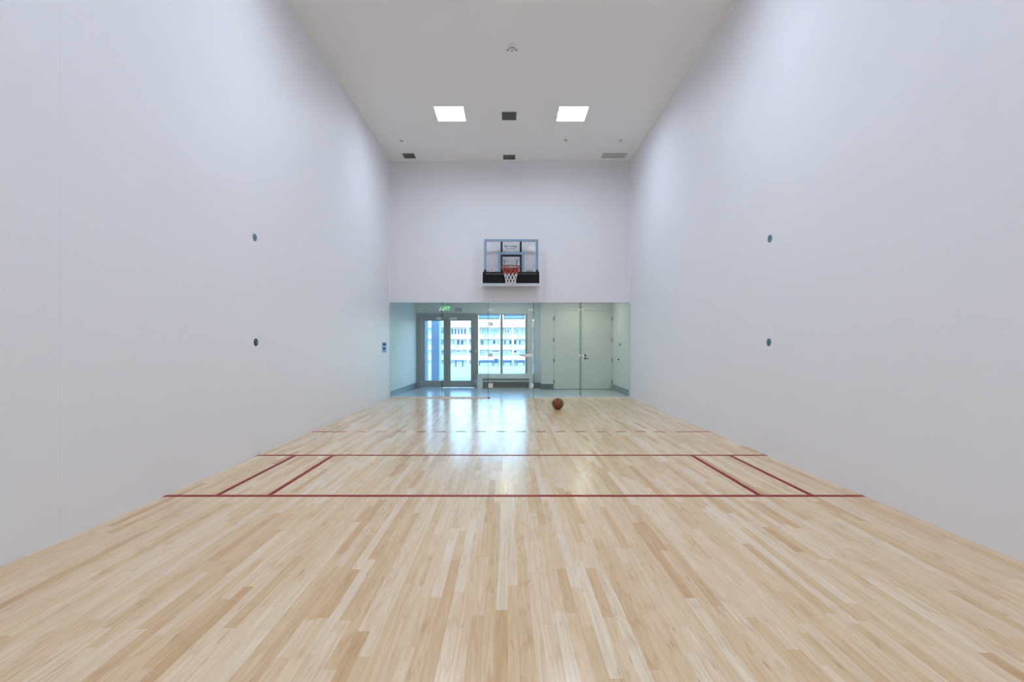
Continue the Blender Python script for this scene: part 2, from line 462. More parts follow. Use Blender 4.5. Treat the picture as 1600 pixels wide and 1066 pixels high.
# ------------------------------------------------------------------ ceiling lamps
def make_lamp():
    r = empty('ceiling_light', (0, 0, 0))
    h = 0.297
    f = MB()   # tray: four sides and a back
    f.box(-h, -h + 0.012, -h, h, -0.004, 0.12); f.box(h - 0.012, h, -h, h, -0.004, 0.12)
    f.box(-h + 0.012, h - 0.012, -h, -h + 0.012, -0.004, 0.12); f.box(-h + 0.012, h - 0.012, h - 0.012, h, -0.004, 0.12)
    f.box(-h, h, -h, h, 0.12, 0.13)
    f.build('frame', M['white'], r)
    d = h - 0.013
    MB().box(-d, d, -d, d, 0.030, 0.036).build('diffuser', M['lamp'], r)
    for yy in (-0.10, 0.10):
        MB().box(-d, d, yy - 0.010, yy + 0.010, 0.0, 0.028).build('louvre', M['white'], r)
    return r
lamp0 = make_lamp(); first = True
ll = {0: ('left', -1), 1: ('right', 1)}
for j, cy in enumerate(LY):
    for i, (cx, _) in enumerate(LX):
        o = lamp0 if first else copy_tree(lamp0); first = False
        o.location = (cx, cy, ZC)
        side = ll[i][0]
        where = ('the %s one of the pair near the back wall' % side,
                 'overhead in the middle of the court, %s side' % side,
                 'overhead by the front wall, %s side' % side)[j]
        tag(o, 'square white recessed ceiling light, ' + where, 'ceiling light', 'recessed ceiling lights')

# ------------------------------------------------------------------ ceiling vents
def vent(x0, x1, y0, y1, mat, back, label, n, flange=0.03):
    cx, cy = (x0 + x1) / 2, (y0 + y1) / 2; w, d = (x1 - x0) / 2, (y1 - y0) / 2
    r = empty('ceiling_vent', (cx, cy, ZC), label, 'air vent', 'ceiling air vents')
    f = MB()
    f.box(-w, w, -d, -d + 0.02, -0.012, 0); f.box(-w, w, d - 0.02, d, -0.012, 0)
    f.box(-w, -w + 0.02, -d + 0.02, d - 0.02, -0.012, 0); f.box(w - 0.02, w, -d + 0.02, d - 0.02, -0.012, 0)
    f.build('frame', mat, r)
    MB().box(-w + 0.02, w - 0.02, -d + 0.02, d - 0.02, -0.002, 0).build('backing', back, r)
    s = MB(); k = n
    for q in range(k):
        yy = -d + 0.02 + (2 * d - 0.04) * (q + 0.5) / k
        s.prism([(yy - 0.012, -0.003), (yy - 0.009, -0.002), (yy + 0.012, -0.011), (yy + 0.009, -0.012)], 'x', -w + 0.02, w - 0.02)
    s.build('slats', mat, r)
    if flange:
        g = MB(); e = flange
        g.box(-w - e, w + e, -d - e, -d, -0.004, 0); g.box(-w - e, w + e, d, d + e, -0.004, 0)
        g.box(-w - e, -w, -d, d, -0.004, 0); g.box(w, w + e, -d, d, -0.004, 0)
        g.build('flange', M['ceiling'], r)
    return r
vent(-0.115, 0.180, 9.28, 9.60, M['vent'], M['ventback'], 'dark grey ceiling vent midway between the two square lights', 7)
vent(-0.105, 0.190, 11.36, 11.62, M['vent'], M['ventback'], 'dark grey ceiling vent centred above the basketball hoop', 6)
vent(-2.57, -2.285, 11.27, 11.55, M['vent'], M['ventback'], 'dark grey ceiling vent in the left rear corner', 6)
vent(2.33, 2.92, 11.24, 11.54, M['ventL'], M['vent'], 'long pale grey ceiling vent in the right rear corner', 14)

# sprinklers
def sprinkler(x, y, label):
    r = empty('sprinkler', (x, y, ZC), label, 'sprinkler', 'ceiling sprinklers')
    MB().lathe([(0, 0), (0.042, 0), (0.040, -0.006), (0.018, -0.010), (0, -0.010)], 20).build('escutcheon', M['ventL'], r)
    MB().cyl((0, 0, -0.010), (0, 0, -0.026), 0.007, 10).cyl((0, 0, -0.026), (0, 0, -0.030), 0.014, 14).build('deflector', M['alu'], r)
sprinkler(-2.43, 10.58, 'small ceiling sprinkler near the left wall before the left vent')
sprinkler(1.33, 10.54, 'small ceiling sprinkler just behind the right square light')
sprinkler(2.58, 10.56, 'small ceiling sprinkler near the right wall before the pale vent')

# motion / smoke sensor
r = empty('ceiling_sensor', (X(800, 7.27), 7.27, ZC), 'small white round ceiling sensor nearest the camera on the centre line', 'sensor')
MB().lathe([(0, 0), (0.085, 0), (0.085, -0.018), (0.070, -0.030), (0.045, -0.034), (0, -0.034)], 8).build('base', M['white'], r)
MB().lathe([(0.046, -0.034), (0.044, -0.052), (0.032, -0.066), (0.014, -0.072), (0, -0.073)], 24).build('dome', M['white'], r)
MB().tube([(0.045 * math.cos(t * PI / 12), 0.045 * math.sin(t * PI / 12), -0.040) for t in range(24)], 0.0055, 6, True).build('vent_ring', M['vent'], r)
MB().cyl((0, -0.018, -0.069), (0, -0.022, -0.076), 0.010, 12).build('lens', M['dark'], r)
for a in (35, 145):
    c, s_ = math.cos(math.radians(a)), math.sin(math.radians(a))
    MB().cyl((0.075 * c, 0.075 * s_, -0.020), (0.092 * c, 0.092 * s_, -0.016), 0.012, 10).build('clip', M['vent'], r)

# ------------------------------------------------------------------ wall anchor plates
def plate(side, y, z, m, label):
    x = XL if side < 0 else XR
    r = empty('anchor_plate', (x + side * 0.001, y, z), label, 'wall plate', 'round wall plates')
    R = Matrix.Rotation(-side * PI / 2, 4, 'Y')   # lathe axis points into the room
    MB().lathe([(0, 0), (0.046, 0), (0.046, 0.004), (0.040, 0.007), (0.020, 0.008), (0, 0.008)], 32, 0, R).build('disc', m, r)
    MB().lathe([(0, 0.008), (0.015, 0.008), (0.014, 0.011), (0, 0.011)], 20, 0, R).build('cap', M['teal'], r)
    for k in range(2):
        a = PI / 2 + k * PI
        c = Vector((0, 0.031 * math.cos(a), 0.031 * math.sin(a)))
        d = Vector((-side, 0, 0))
        MB().cyl(c + d * 0.006, c + d * 0.0095, 0.006, 10).build('screw', M['tealD'], r)
plate(-1, 5.465, 2.594, M['tealL'], 'pale teal round plate high on the left wall')
plate(-1, 5.490, 1.353, M['tealD'], 'near-black teal round plate low on the left wall at eye height')
plate(1, 5.468, 2.580, M['tealL'], 'pale blue-teal round plate high on the right wall')
plate(1, 5.490, 1.353, M['teal'], 'deep teal round plate low on the right wall at eye height')

# pale blue plate by the glass on the left wall
r = empty('wall_switch_plate', (XL, 11.20, 1.285), 'pale blue wall plate with two dark slots beside the glass on the left wall', 'wall plate')
MB().box(0, 0.008, -0.19, 0.19, -0.125, 0.125).build('plate', M['paleblue'], r, 0.003)
MB().box(0.008, 0.012, -0.14, 0.12, 0.055, 0.095).build('slot', M['darkblue'], r)
MB().box(0.008, 0.012, -0.14, 0.08, -0.055, -0.015).build('slot', M['darkblue'], r)

# ------------------------------------------------------------------ basketball hoop
D0 = 11.42
hoop = empty('basketball_hoop', (X(798.6, D0), YB, Z(447.5, D0)),
             'wall-mounted basketball hoop with clear backboard and black lower pad', 'basketball hoop')
HX, HZ = hoop.location.x, hoop.location.z
def hx(px, d=D0): return X(px, d) - HX
def hz(py, d=D0): return Z(py, d) - HZ
yb = D0 - YB                   # front face of the board in local y
MB().box(hx(757), hx(840.6), yb, yb + 0.012, hz(426), hz(375)).build('backboard', M['board'], hoop)
f = MB()
f.box(hx(756.4), hx(760.2), yb - 0.012, yb + 0.03, hz(426), hz(374.2))
f.box(hx(837.0), hx(841.0), yb - 0.012, yb + 0.03, hz(426), hz(374.2))
f.box(hx(760.2), hx(837.0), yb - 0.012, yb + 0.03, hz(377.4), hz(374.2))
f.build('board_frame', M['frameblue'], hoop)
f = MB()
yy0, yy1 = yb - 0.004, yb
f.box(hx(778.2), hx(782.2), yy0, yy1, hz(424.5), hz(394.2)); f.box(hx(815.2), hx(819.0), yy0, yy1, hz(424.5), hz(394.2))
f.box(hx(782.2), hx(815.2), yy0, yy1, hz(398.0), hz(394.2))
f.build('target_square', M['frameblue'], hoop)
for a, b in ((782.2, 785.2), (812.2, 815.2)):
    MB().box(hx(a), hx(b), yb + 0.0125, yb + 0.052, hz(426), hz(376.5)).build('mounting_bar', M['black'], hoop)
MB().box(hx(785.2), hx(812.2), yb + 0.0125, yb + 0.05, hz(400.8), hz(397.6)).build('cross_bar', M['black'], hoop)
# steel arms from the board to the wall
for a in (783.7, 813.7):
    for p in (380, 423):
        MB().cyl((hx(a), yb + 0.05, hz(p)), (hx(a), 0.0, hz(p)), 0.018, 10).build('wall_arm', M['black'], hoop)
# lower pad, its top lip, ends and bottom rail
MB().box(hx(754.2), hx(842.6), yb - 0.035, yb + 0.06, hz(443.0), hz(425.0)).build('pad', M['pad'], hoop, 0.008)
MB().box(hx(758.5), hx(839.5), yb - 0.044, yb - 0.034, hz(429.4), hz(427.4)).build('pad_piping', M['dark'], hoop)
MB().box(hx(753.0), hx(843.6), yb - 0.030, yb + 0.06, hz(447.6), hz(443.0)).build('bottom_rail', M['rail'], hoop)
for a, b in ((752.4, 754.0), (842.8, 844.2)):
    MB().box(hx(a), hx(b), yb - 0.02, yb + 0.06, hz(447.0), hz(423.6)).build('end_cap', M['bead'], hoop)
for a, b in ((756.4, 759.6), (837.6, 840.8)):
    MB().box(hx(a), hx(b), yb - 0.02, yb - 0.012, hz(425.5), hz(421.6)).build('corner_bracket', M['black'], hoop)
# stickers and lettering
lb = MB().box(hx(761), hx(772), yb - 0.001, yb, hz(425.2), hz(421.2)).build('label', M['sticker'], hoop)
MB().box(hx(764.5), hx(770), yb - 0.0018, yb - 0.001, hz(422.8), hz(421.7)).build('print', M['redink'], lb)
MB().box(hx(761.6), hx(763.4), yb - 0.0018, yb - 0.001, hz(424.2), hz(422.4)).build('print', M['ink'], lb)
lb = MB().box(hx(822), hx(833), yb - 0.001, yb, hz(425.2), hz(422.2)).build('label', M['ventL'], hoop)
MB().box(hx(823), hx(832), yb - 0.0018, yb - 0.001, hz(423.6), hz(422.6)).build('print', M['ink'], lb)
text_mesh('lettering', 'Slide A Range', 0.058, M['ink'], hoop, (hx(798.3), yb - 0.001, hz(385.0)), bold=0.0015)
text_mesh('lettering', 'By Last Range', 0.040, M['ink'], hoop, (hx(797.8), yb - 0.001, hz(388.4)), bold=0.0003)
# rim, its plate, braces, net
DR = 11.10
rx, rz, ry = X(798, DR) - HX, Z(417.2, DR) - HZ, DR - YB
RR = 0.232
ring = [(rx + RR * math.cos(2 * PI * k / 48), ry + RR * math.sin(2 * PI * k / 48), rz) for k in range(48)]
rim = MB().tube(ring, 0.011, 10, True)
rim.box(rx - 0.075, rx + 0.075, ry + RR - 0.01, yb - 0.004, rz - 0.02, rz - 0.006)
rim.build('rim', M['rim'], hoop)
MB().box(rx - 0.20, rx + 0.20, yb - 0.03, yb - 0.005, rz - 0.085, rz + 0.03).build('rim_plate', M['black'], hoop, 0.004)
for sx in (-1, 1):
    MB().cyl((rx + sx * 0.17, yb - 0.006, hz(406)), (rx + sx * 0.13, ry + 0.19, rz + 0.004), 0.008, 8).build('brace', M['black'], hoop)
NL, NS = 5, 10
def net_pt(i, k):
    t = k / NL
    rr = RR - 0.012 - (RR - 0.118) * (1 - (1 - t) ** 1.5) + 0.012 * t ** 3
    a = 2 * PI * (i + 0.5 * (k % 2)) / NS
    return (rx + rr * math.cos(a), ry + rr * math.sin(a), rz - 0.010 - 0.405 * t)
def net_mesh(k0, k1, rad):
    mb = MB()
    for k in range(k0, k1):
        for i in range(NS):
            a = net_pt(i, k)
            js = (i, i - 1) if k % 2 == 0 else (i, i + 1)
            for j in js:
                b = net_pt(j, k + 1)
                mb.cyl(a, b, rad, 6)
    return mb
net = net_mesh(2, NL, 0.0058).build('net', M['netw'], hoop)
net_mesh(0, 2, 0.0055).build('net_top', M['netr'], net)['label'] = 'orange-red upper cords of the net'
for i in range(NS):
    p = net_pt(i, 0); MB().cyl((p[0], p[1], p[2] + 0.012), p, 0.005, 6).build('net_hook', M['rim'], hoop)

# ------------------------------------------------------------------ basketball
DB = 9.58
R_ = 0.119
ball = empty('basketball', (X(871.5, DB), DB, R_ + 0.0006), 'brown basketball with black seams resting on the maple floor', 'basketball')
mb_, ntb, bb = new_mat('basketball_leather'); gb = NG(ntb)
tcb = ntb.nodes.new('ShaderNodeTexCoord')
vb = ntb.nodes.new('ShaderNodeTexVoronoi'); vb.inputs['Scale'].default_value = 260
ntb.links.new(tcb.outputs['Object'], vb.inputs['Vector'])
nb = gb.noise(tcb.outputs['Object'], 28.0, 3.0, 0.6)
ntb.links.new(gb.ramp(nb, [(0.35, (0.075, 0.022, 0.006)), (0.52, (0.24, 0.075, 0.018)), (0.7, (0.36, 0.13, 0.035))]), bb.inputs['Base Color'])
bb.inputs['Roughness'].default_value = 0.5
bpb = ntb.nodes.new('ShaderNodeBump'); bpb.inputs['Strength'].default_value = 0.3; bpb.inputs['Distance'].default_value = 0.001
ntb.links.new(vb.outputs['Distance'], bpb.inputs['Height']); ntb.links.new(bpb.outputs['Normal'], bb.inputs['Normal'])
mb0 = MB(); bmesh.ops.create_uvsphere(mb0.bm, u_segments=48, v_segments=32, radius=R_)
for f in mb0.bm.faces: f.smooth = True
body = mb0.build('ball_cover', mb_, ball)
RQ = Matrix.Rotation(0.5, 3, 'X') @ Matrix.Rotation(0.6, 3, 'Z') @ Matrix.Rotation(0.35, 3, 'Y')
sm = MB()
def on(v): return RQ @ (Vector(v).normalized() * (R_ - 0.0006))
n = 60
sm.tube([on((math.cos(2 * PI * k / n), math.sin(2 * PI * k / n), 0)) for k in range(n)], 0.0030, 6, True)
sm.tube([on((0, math.cos(2 * PI * k / n), math.sin(2 * PI * k / n))) for k in range(n)], 0.0030, 6, True)
for s_ in (-1, 1):
    sm.tube([on((s_ * (0.62 + 0.22 * math.cos(2 * t)), 0.78 * math.cos(t), 0.78 * math.sin(t))) for t in (2 * PI * k / n for k in range(n))], 0.0030, 6, True)
sm.build('seams', M['black'], ball)

# ------------------------------------------------------------------ the glass back wall
YG0, YG1 = YB + 0.008, YB + 0.020
PX = [XL + 0.004, X(690, 11.69), X(762.5, 11.69), X(834, 11.69), X(908, 11.69), XR - 0.004]
CH = 0.035                     # height of the floor channel
def sheet(x0, x1, z0, z1):
    """glass sheet with its own green edges (material 1)"""
    mb = MB().box(x0, x1, YG0, YG1, z0, z1)
    mb.bm.normal_update()
    bmesh.ops.recalc_face_normals(mb.bm, faces=mb.bm.faces)
    for f in mb.bm.faces:
        if abs(f.normal.y) < 0.5: f.material_index = 1
    return mb
G = 0.004
def panel(a, b, label, z0=CH, z1=GT - 0.004):
    o = sheet(a, b, z0, z1).build('glass_sheet', [M['glass'], M['edge']])
    return tag(o, label, 'glass sheet', 'clear sheets of the glass back wall')
panel(PX[0], PX[1] - G, 'tall clear glass sheet at the far left, against the left wall')
panel(PX[1] + G, PX[2] - G, 'tall clear glass sheet between the leftmost fin and the glass door')
panel(PX[3] + G, PX[4] - G, 'tall clear glass sheet right of the glass door, in front of the left white door')
panel(PX[4] + G, PX[5], 'tall clear glass sheet at the far right, against the right wall')
DT = 2.13
panel(PX[2] + G, PX[3] - G, 'short clear glass transom sheet above the glass door', DT + 0.006)
st('trim_6', MB().box(XL + 0.002, PX[2] - G, YB + 0.0005, YB + 0.03, 0, CH).box(PX[3] + G, XR - 0.002, YB + 0.0005, YB + 0.03, 0, CH), M['bead'],
   None, 'pale metal floor channel under the glass wall', 'trim')

# glass door
gd = empty('glass_door', (PX[2] + G, YB, 0), 'frameless glass door with white hinges and lock in the glass back wall', 'door')
gw = PX[3] - PX[2] - 2 * G
sheet(0.003, gw - 0.003, 0.008, DT).build('door_glass', [M['glass'], M['edge']], gd, loc=(0, -YB, 0))
def zc(py): return Z(py, 11.69)
def gx(px): return X(px, 11.69) - gd.location.x
for zz, m, h in ((zc(506.5), M['chrome'], 0.09), (zc(555), M['chrome'], 0.09), (zc(602.5), M['white'], 0.11)):
    mb = MB()
    mb.box(0.004, 0.052, -0.014, 0.008, zz - h / 2, zz + h / 2); mb.box(0.056, 0.118, -0.014, 0.008, zz - h / 2, zz + h / 2)
    mb.build('hinge', m, gd, 0.003)
for zz, h in ((zc(508), 0.095), (zc(602.5), 0.11)):
    MB().box(gw - 0.075 if h > .1 else gw - 0.060, gw - 0.004, -0.014, 0.008, zz - h / 2, zz + h / 2).build('patch', M['white'], gd, 0.003)
zz = zc(555)
lk = MB().prism([(gw - 0.30, zz - 0.005), (gw - 0.27, zz - 0.042), (gw - 0.012, zz - 0.046), (gw - 0.012, zz + 0.046), (gw - 0.27, zz + 0.034), (gw - 0.30, zz + 0.008)],
                'y', -0.03, 0.008).build('lock', M['white'], gd, 0.004)
MB().box(gw - 0.365, gw - 0.275, -0.03, -0.012, zz - 0.012, zz + 0.010).build('handle', M['dark'], lk, 0.003)
MB().cyl((0.03, 0.014, 0.0), (0.03, 0.014, 0.03), 0.02, 12).build('pivot', M['dark'], gd)

# glass fins behind the joints, held by paired round clamps
def fin(x, clamps, label):
    r = empty('glass_fin', (x, YG1 + 0.001, 0), label, 'glass fin', 'glass fins behind the glass wall')
    MB().box(-0.0095, 0.0095, 0.0, 0.24, 0.0, GT).build('fin_glass', M['fin'], r)
    for py, offs in clamps:
        z = zc(py)
        for ox in offs:
            MB().cyl((ox, -0.031, z), (ox, -0.0135, z), 0.030, 20).cyl((ox, -0.0005, z), (ox, 0.02, z), 0.026, 16).build('clamp', M['white'], r)
    MB().box(-0.035, 0.035, 0.002, 0.06, 0.0, 0.03).build('foot', M['chrome'], r, 0.003)
P2 = (-0.042, 0.042)
fin(PX[1], ((484.5, P2), (619.5, P2)), 'green glass fin leftmost of the four, before the grey glazed doors')
fin(PX[2], ((484.5, (0.035, 0.10)),), 'green glass fin at the hinge side of the glass door')
fin(PX[3], ((484.5, (-0.11, -0.045)),), 'green glass fin at the lock side of the glass door')
fin(PX[4], ((484.5, P2), (555.5, P2), (619.5, P2)), 'green glass fin rightmost of the four, before the white double doors')

# ------------------------------------------------------------------ the corridor behind
st('floor_corridor', MB().box(XL - T, CR + 0.14, YB + 0.0, YW + 0.18, -0.12, -0.001), M['slate'], None, 'grey stone tile floor of the corridor behind the glass', 'floor')
YK = YB + 0.15
st('wall_corridor_left', MB().prism([(XL - T, YK), (XL + 0.004, YK), (CL, YW), (CL, YW + 0.18), (XL - T, YW + 0.18)], 'z', 0, CZ), M['cwall'], None, 'white left end wall of the corridor', 'wall')
st('wall_corridor_right', MB().box(CR, CR + 0.14, YK, YD + 0.12, 0, CZ), M['cwall'], None, 'white right end wall of the corridor', 'wall')
st('ceiling_corridor', MB().box(XL - T, CR + 0.14, YK, YW + 0.18, CZ, CZ + 0.12), M['ceiling'], None, 'white ceiling of the corridor', 'ceiling')
# outer wall with openings for door_1 and window_1
dx0, dx1, dzt = X(652, YW), X(744.5, YW), Z(490, YW)
wx0, wx1, wzb, wzt = X(744.5, YW), X(824, YW), Z(584.5, YW), Z(490, YW)
w = MB()
w.box(CL, dx0, YW, YW + 0.18, 0, CZ)
w.box(dx0, wx1, YW, YW + 0.18, dzt, CZ)
w.box(wx0, wx1, YW, YW + 0.18, 0, wzb)
w.box(wx1, JX + 0.12, YW, YW + 0.18, 0, CZ)
st('wall_corridor_outer', w, M['cwall'], None, 'white corridor outer wall around the glazed doors and window', 'wall')
st('wall_corridor_jog', MB().box(JX, JX + 0.12, YD, YW, 0, CZ), M['cwall'], None, 'white return wall left of the white doors', 'wall')
ex0, ex1, ezt = X(864.8, YD), X(957.2, YD), Z(484.5, YD)
w = MB()
w.box(JX + 0.12, ex0, YD, YD + 0.12, 0, CZ); w.box(ex0, ex1, YD, YD + 0.12, ezt, CZ); w.box(ex1, CR, YD, YD + 0.12, 0, CZ); w.box(ex0, ex1, YD + 0.112, YD + 0.13, 0, ezt)  # last box: unseen backing added to stop daylight leaking under the doors
st('wall_corridor_rear', w, M['cwall'], None, 'white corridor wall around the white double doors', 'wall')
BH, BT = 0.165, 0.014
st('baseboard_left', MB().prism([(XL + 0.004, YK), (XL + 0.004 + BT, YK), (CL + BT, YW), (CL, YW)], 'z', 0, BH), M['skirt'], None, 'grey tile skirting on the corridor left wall', 'baseboard')
st('baseboard_right', MB().box(CR - BT, CR, YK, YD, 0, BH), M['skirt'], None, 'grey tile skirting on the corridor right wall', 'baseboard')
st('baseboard_rear', MB().box(JX, ex0, YD - BT, YD, 0, BH).box(JX - BT, JX, YD - BT, YW - BT, 0, BH).box(X(826, YW), JX, YW - BT, YW, 0, BH),
   M['skirt'], None, 'grey tile skirting around the corridor corner', 'baseboard')

# added fill lamps, out of view in the corridor ceiling, to brighten the corridor
def make_fill():
    r = empty('fill_lamp', (0, 0, 0))
    MB().lathe([(0.200, 0), (0.232, 0), (0.230, -0.006), (0.202, -0.004), (0.200, 0)], 32).build('trim_ring', M['white'], r)
    MB().cyl((0, 0, -0.002), (0, 0, 0.0), 0.198, 32).build('lens', M['fill'], r)
    return r
dn0 = make_fill()
for k, (dx_, lab) in enumerate(((0.0, 'middle of the corridor'), (2.1, 'corridor end before the white doors'))):
    o = dn0 if k == 0 else copy_tree(dn0)
    o.location = (dx_, 13.5 - 0.5 * k, CZ)
    tag(o, 'added warm fill lamp, out of view in the ceiling at the ' + lab, 'fill_lamp', 'added corridor fill lamps')

# door_1: grey glazed double door
d1 = empty('door_1', (dx0, YW, 0), 'grey aluminium glazed double doors to the terrace', 'door', None, 'structure')
def L1(px): return X(px, YW) - dx0
f = MB()
f.box(0, L1(658.5), -0.03, 0.14, 0, dzt); f.box(L1(740.5), dx1 - dx0, -0.03, 0.14, 0, dzt); f.box(L1(658.5), L1(740.5), -0.03, 0.14, Z(495.7, YW), dzt)
f.build('door_frame', M['alu'], d1)
def leaf(a, b, ga, gb_, closer, lever):
    mb = MB(); zt, zg, zb = Z(496.0, YW), Z(501.6, YW), Z(595, YW)
    mb.box(L1(a), L1(ga), 0.0, 0.05, 0.01, zt); mb.box(L1(gb_), L1(b), 0.0, 0.05, 0.01, zt)
    mb.box(L1(ga), L1(gb_), 0.0, 0.05, zg, zt); mb.box(L1(ga), L1(gb_), 0.0, 0.05, 0.01, zb)
    lf = mb.build('door_leaf', M['alu'], d1)
    MB().box(L1(ga), L1(gb_), 0.02, 0.028, zb, zg).build('pane', M['pane'], lf)
    MB().box(L1(closer[0]), L1(closer[1]), -0.05, 0.0, Z(500, YW), Z(496.4, YW)).build('closer', M['white'], lf, 0.004)
    if lever:
        mb = MB().cyl((L1(737.5), 0.0, Z(550, YW)), (L1(737.5), -0.05, Z(550, YW)), 0.014, 10)
        mb.box(L1(733), L1(738), -0.06, -0.04, Z(550.6, YW), Z(549.4, YW)).build('lever', M['dark'], lf)
leaf(659, 697.6, 664, 693, (682.5, 692.8), False)
leaf(698.4, 740.2, 704, 735.6, (702.5, 714), True)
MB().box(L1(697.0), L1(699.2), 0.051, 0.07, 0.01, Z(496.0, YW)).build('astragal', M['alu'], d1)

# window_1
w1 = empty('window_1', (wx0, YW, 0), 'grey framed two-light window right of the glazed doors', 'window', None, 'structure')
def L2(px): return X(px, YW) - wx0
f = MB()
f.box(0, L2(747), 0.0, 0.12, wzb, wzt); f.box(L2(820.8), wx1 - wx0, -0.0, 0.12, wzb, wzt)
f.box(L2(747), L2(820.8), 0.0, 0.12, Z(491.2, YW), wzt); f.box(L2(747), L2(820.8), 0.0, 0.12, wzb, wzb + 0.02)
f.build('window_frame', M['alu'], w1)
MB().box(L2(781.8), L2(785.6), 0.0, 0.12, wzb + 0.02, Z(491.2, YW)).build('mullion', M['alu'], w1)
for a, b in ((747, 781.8), (785.6, 820.8)):
    MB().box(L2(a), L2(b), 0.07, 0.078, wzb + 0.02, Z(491.2, YW)).build('pane', M['pane'], w1)
for a, b, lab in ((747.2, 781.4, 'blue-grey roller blind rolled up over the left window light'), (786.0, 820.6, 'blue-grey roller blind rolled up over the right window light')):
    x0, x1 = X(a, YW), X(b, YW)
    r = empty('roller_blind', ((x0 + x1) / 2, YW + 0.03, Z(491.2, YW)), lab, 'blind', 'roller blinds'); h = (x1 - x0) / 2
    zz = Z(497.6, YW) - Z(491.2, YW)
    MB().cyl((-h + 0.005, 0.012, -0.022), (h - 0.005, 0.012, -0.022), 0.02, 14).build('roller', M['shade'], r)
    MB().box(-h + 0.006, h - 0.006, 0.006, 0.009, zz, -0.02).build('cloth', M['shade'], r)
    MB().box(-h + 0.004, h - 0.004, 0.001, 0.014, zz - 0.028, zz).build('bottom_bar', M['dark'], r, 0.003)

# white surround under the window with its grille
YR = 14.44
rc_ = empty('radiator_cover', (X(790, YR), YR, 0), 'white bench-like radiator surround under the window', 'radiator cover')
ox = rc_.location.x
def L3(px): return X(px, YR) - ox
dpt = YW - YR - 0.001
zt, za = Z(584.3, YR), Z(591.6, YR)
MB().box(L3(746.2), L3(834), 0, dpt, za, zt).build('top_panel', M['white'], rc_, 0.004)
for a, b in ((746.2, 754.0), (826.6, 834.0)):
    MB().box(L3(a), L3(b), 0, dpt, 0.0, za).build('leg', M['white'], rc_, 0.003)
gr = MB(); x0, x1 = L3(754.4), L3(826.2); zb = Z(597.2, YR)
gr.box(x0, x1, 0.15, 0.17, zb - 0.012, zb); gr.box(x0, x1, 0.15, 0.17, 0.004, 0.016); gr.box(x0, x1, 0.19, 0.20, 0.004, zb, 1)
k = 0
while x0 + k * 0.028 + 0.012 < x1:
    gr.box(x0 + k * 0.028, x0 + k * 0.028 + 0.012, 0.15, 0.17, 0.016, zb - 0.012); k += 1
gr.build('grille', [M['ventL'], M['vent']], rc_)
MB().box(x0, x1, 0.14, 0.20, zb, zb + 0.055).build('heater_body', M['aluL'], rc_, 0.004)

# door_2: white flush double doors
d2 = empty('door_2', (ex0, YD, 0), 'white flush double doors on the right of the corridor', 'door', None, 'structure')
def L4(px): return X(px, YD) - ex0
wd = ex1 - ex0
f = MB(); f.box(0, 0.018, 0.0, 0.11, 0, ezt); f.box(wd - 0.018, wd, 0.0, 0.11, 0, ezt); f.box(0.018, wd - 0.018, 0.0, 0.11, ezt - 0.018, ezt)
f.build('door_frame', M['doorw'], d2)
mid = L4(910.8)
for a, b, hxp in ((0.022, mid - 0.002, 0.012), (mid + 0.002, wd - 0.022, wd - 0.012)):
    lf = MB().box(a, b, 0.012, 0.056, 0.012, ezt - 0.022).build('door_leaf', M['doorw'], d2, 0.002)
    for py in (498, 531, 563.5, 596.5):
        z = Z(py, YD)
        MB().cyl((hxp, 0.0, z - 0.055), (hxp, 0.0, z + 0.055), 0.013, 10).build('hinge', M['dark'], lf)
    if a > 0.5:
        z = Z(560.5, YD); lx = L4(914.3)
        mb = MB().cyl((lx, 0.012, z), (lx, -0.004, z), 0.028, 16).cyl((lx, -0.004, z), (lx, -0.04, z), 0.010, 10)
        mb.box(lx - 0.01, lx + 0.115, -0.05, -0.034, z - 0.010, z + 0.010); mb.build('lever', M['dark'], lf)
        z = Z(555.4, YD)
        MB().cyl((lx, 0.012, z), (lx, -0.012, z), 0.027, 16).build('deadbolt', M['dark'], lf)

# exit sign
ex = empty('exit_sign', (X(696, 14.60), YW, Z(487, 14.60)), 'small green lit EXIT sign above the grey glazed doors', 'exit sign')
MB().box(-0.15, 0.15, -0.055, 0.0, 0.0, 0.20).build('housing', M['aluL'], ex, 0.004)
MB().box(-0.142, 0.142, -0.060, -0.055, 0.012, 0.188).build('face', M['exit'], ex)
text_mesh('lettering', 'EXIT', 0.15, M['exitw'], ex, (0, -0.0615, 0.10), bold=0.003, ext=0.001)
MB().box(-0.06, 0.06, -0.05, 0.0, 0.20, 0.235).build('canopy', M['aluL'], ex)
# wall grille right of the exit sign
r = empty('wall_grille', (X(716.3, YW), YW, Z(484.4, YW)), 'small grey louvred grille on the wall right of the exit sign', 'wall grille')
hw, hh = 0.095, 0.043
f = MB(); f.box(-hw, hw, -0.012, 0, -hh, -hh + 0.01); f.box(-hw, hw, -0.012, 0, hh - 0.01, hh); f.box(-hw, -hw + 0.01, -0.012, 0, -hh + 0.01, hh - 0.01); f.box(hw - 0.01, hw, -0.012, 0, -hh + 0.01, hh - 0.01)
f.build('frame', M['vent'], r)
s = MB()
for k in range(4): s.box(-hw + 0.01, hw - 0.01, -0.009, -0.003, -0.028 + k * 0.0165, -0.020 + k * 0.0165)
s.build('slats', M['alu'], r)
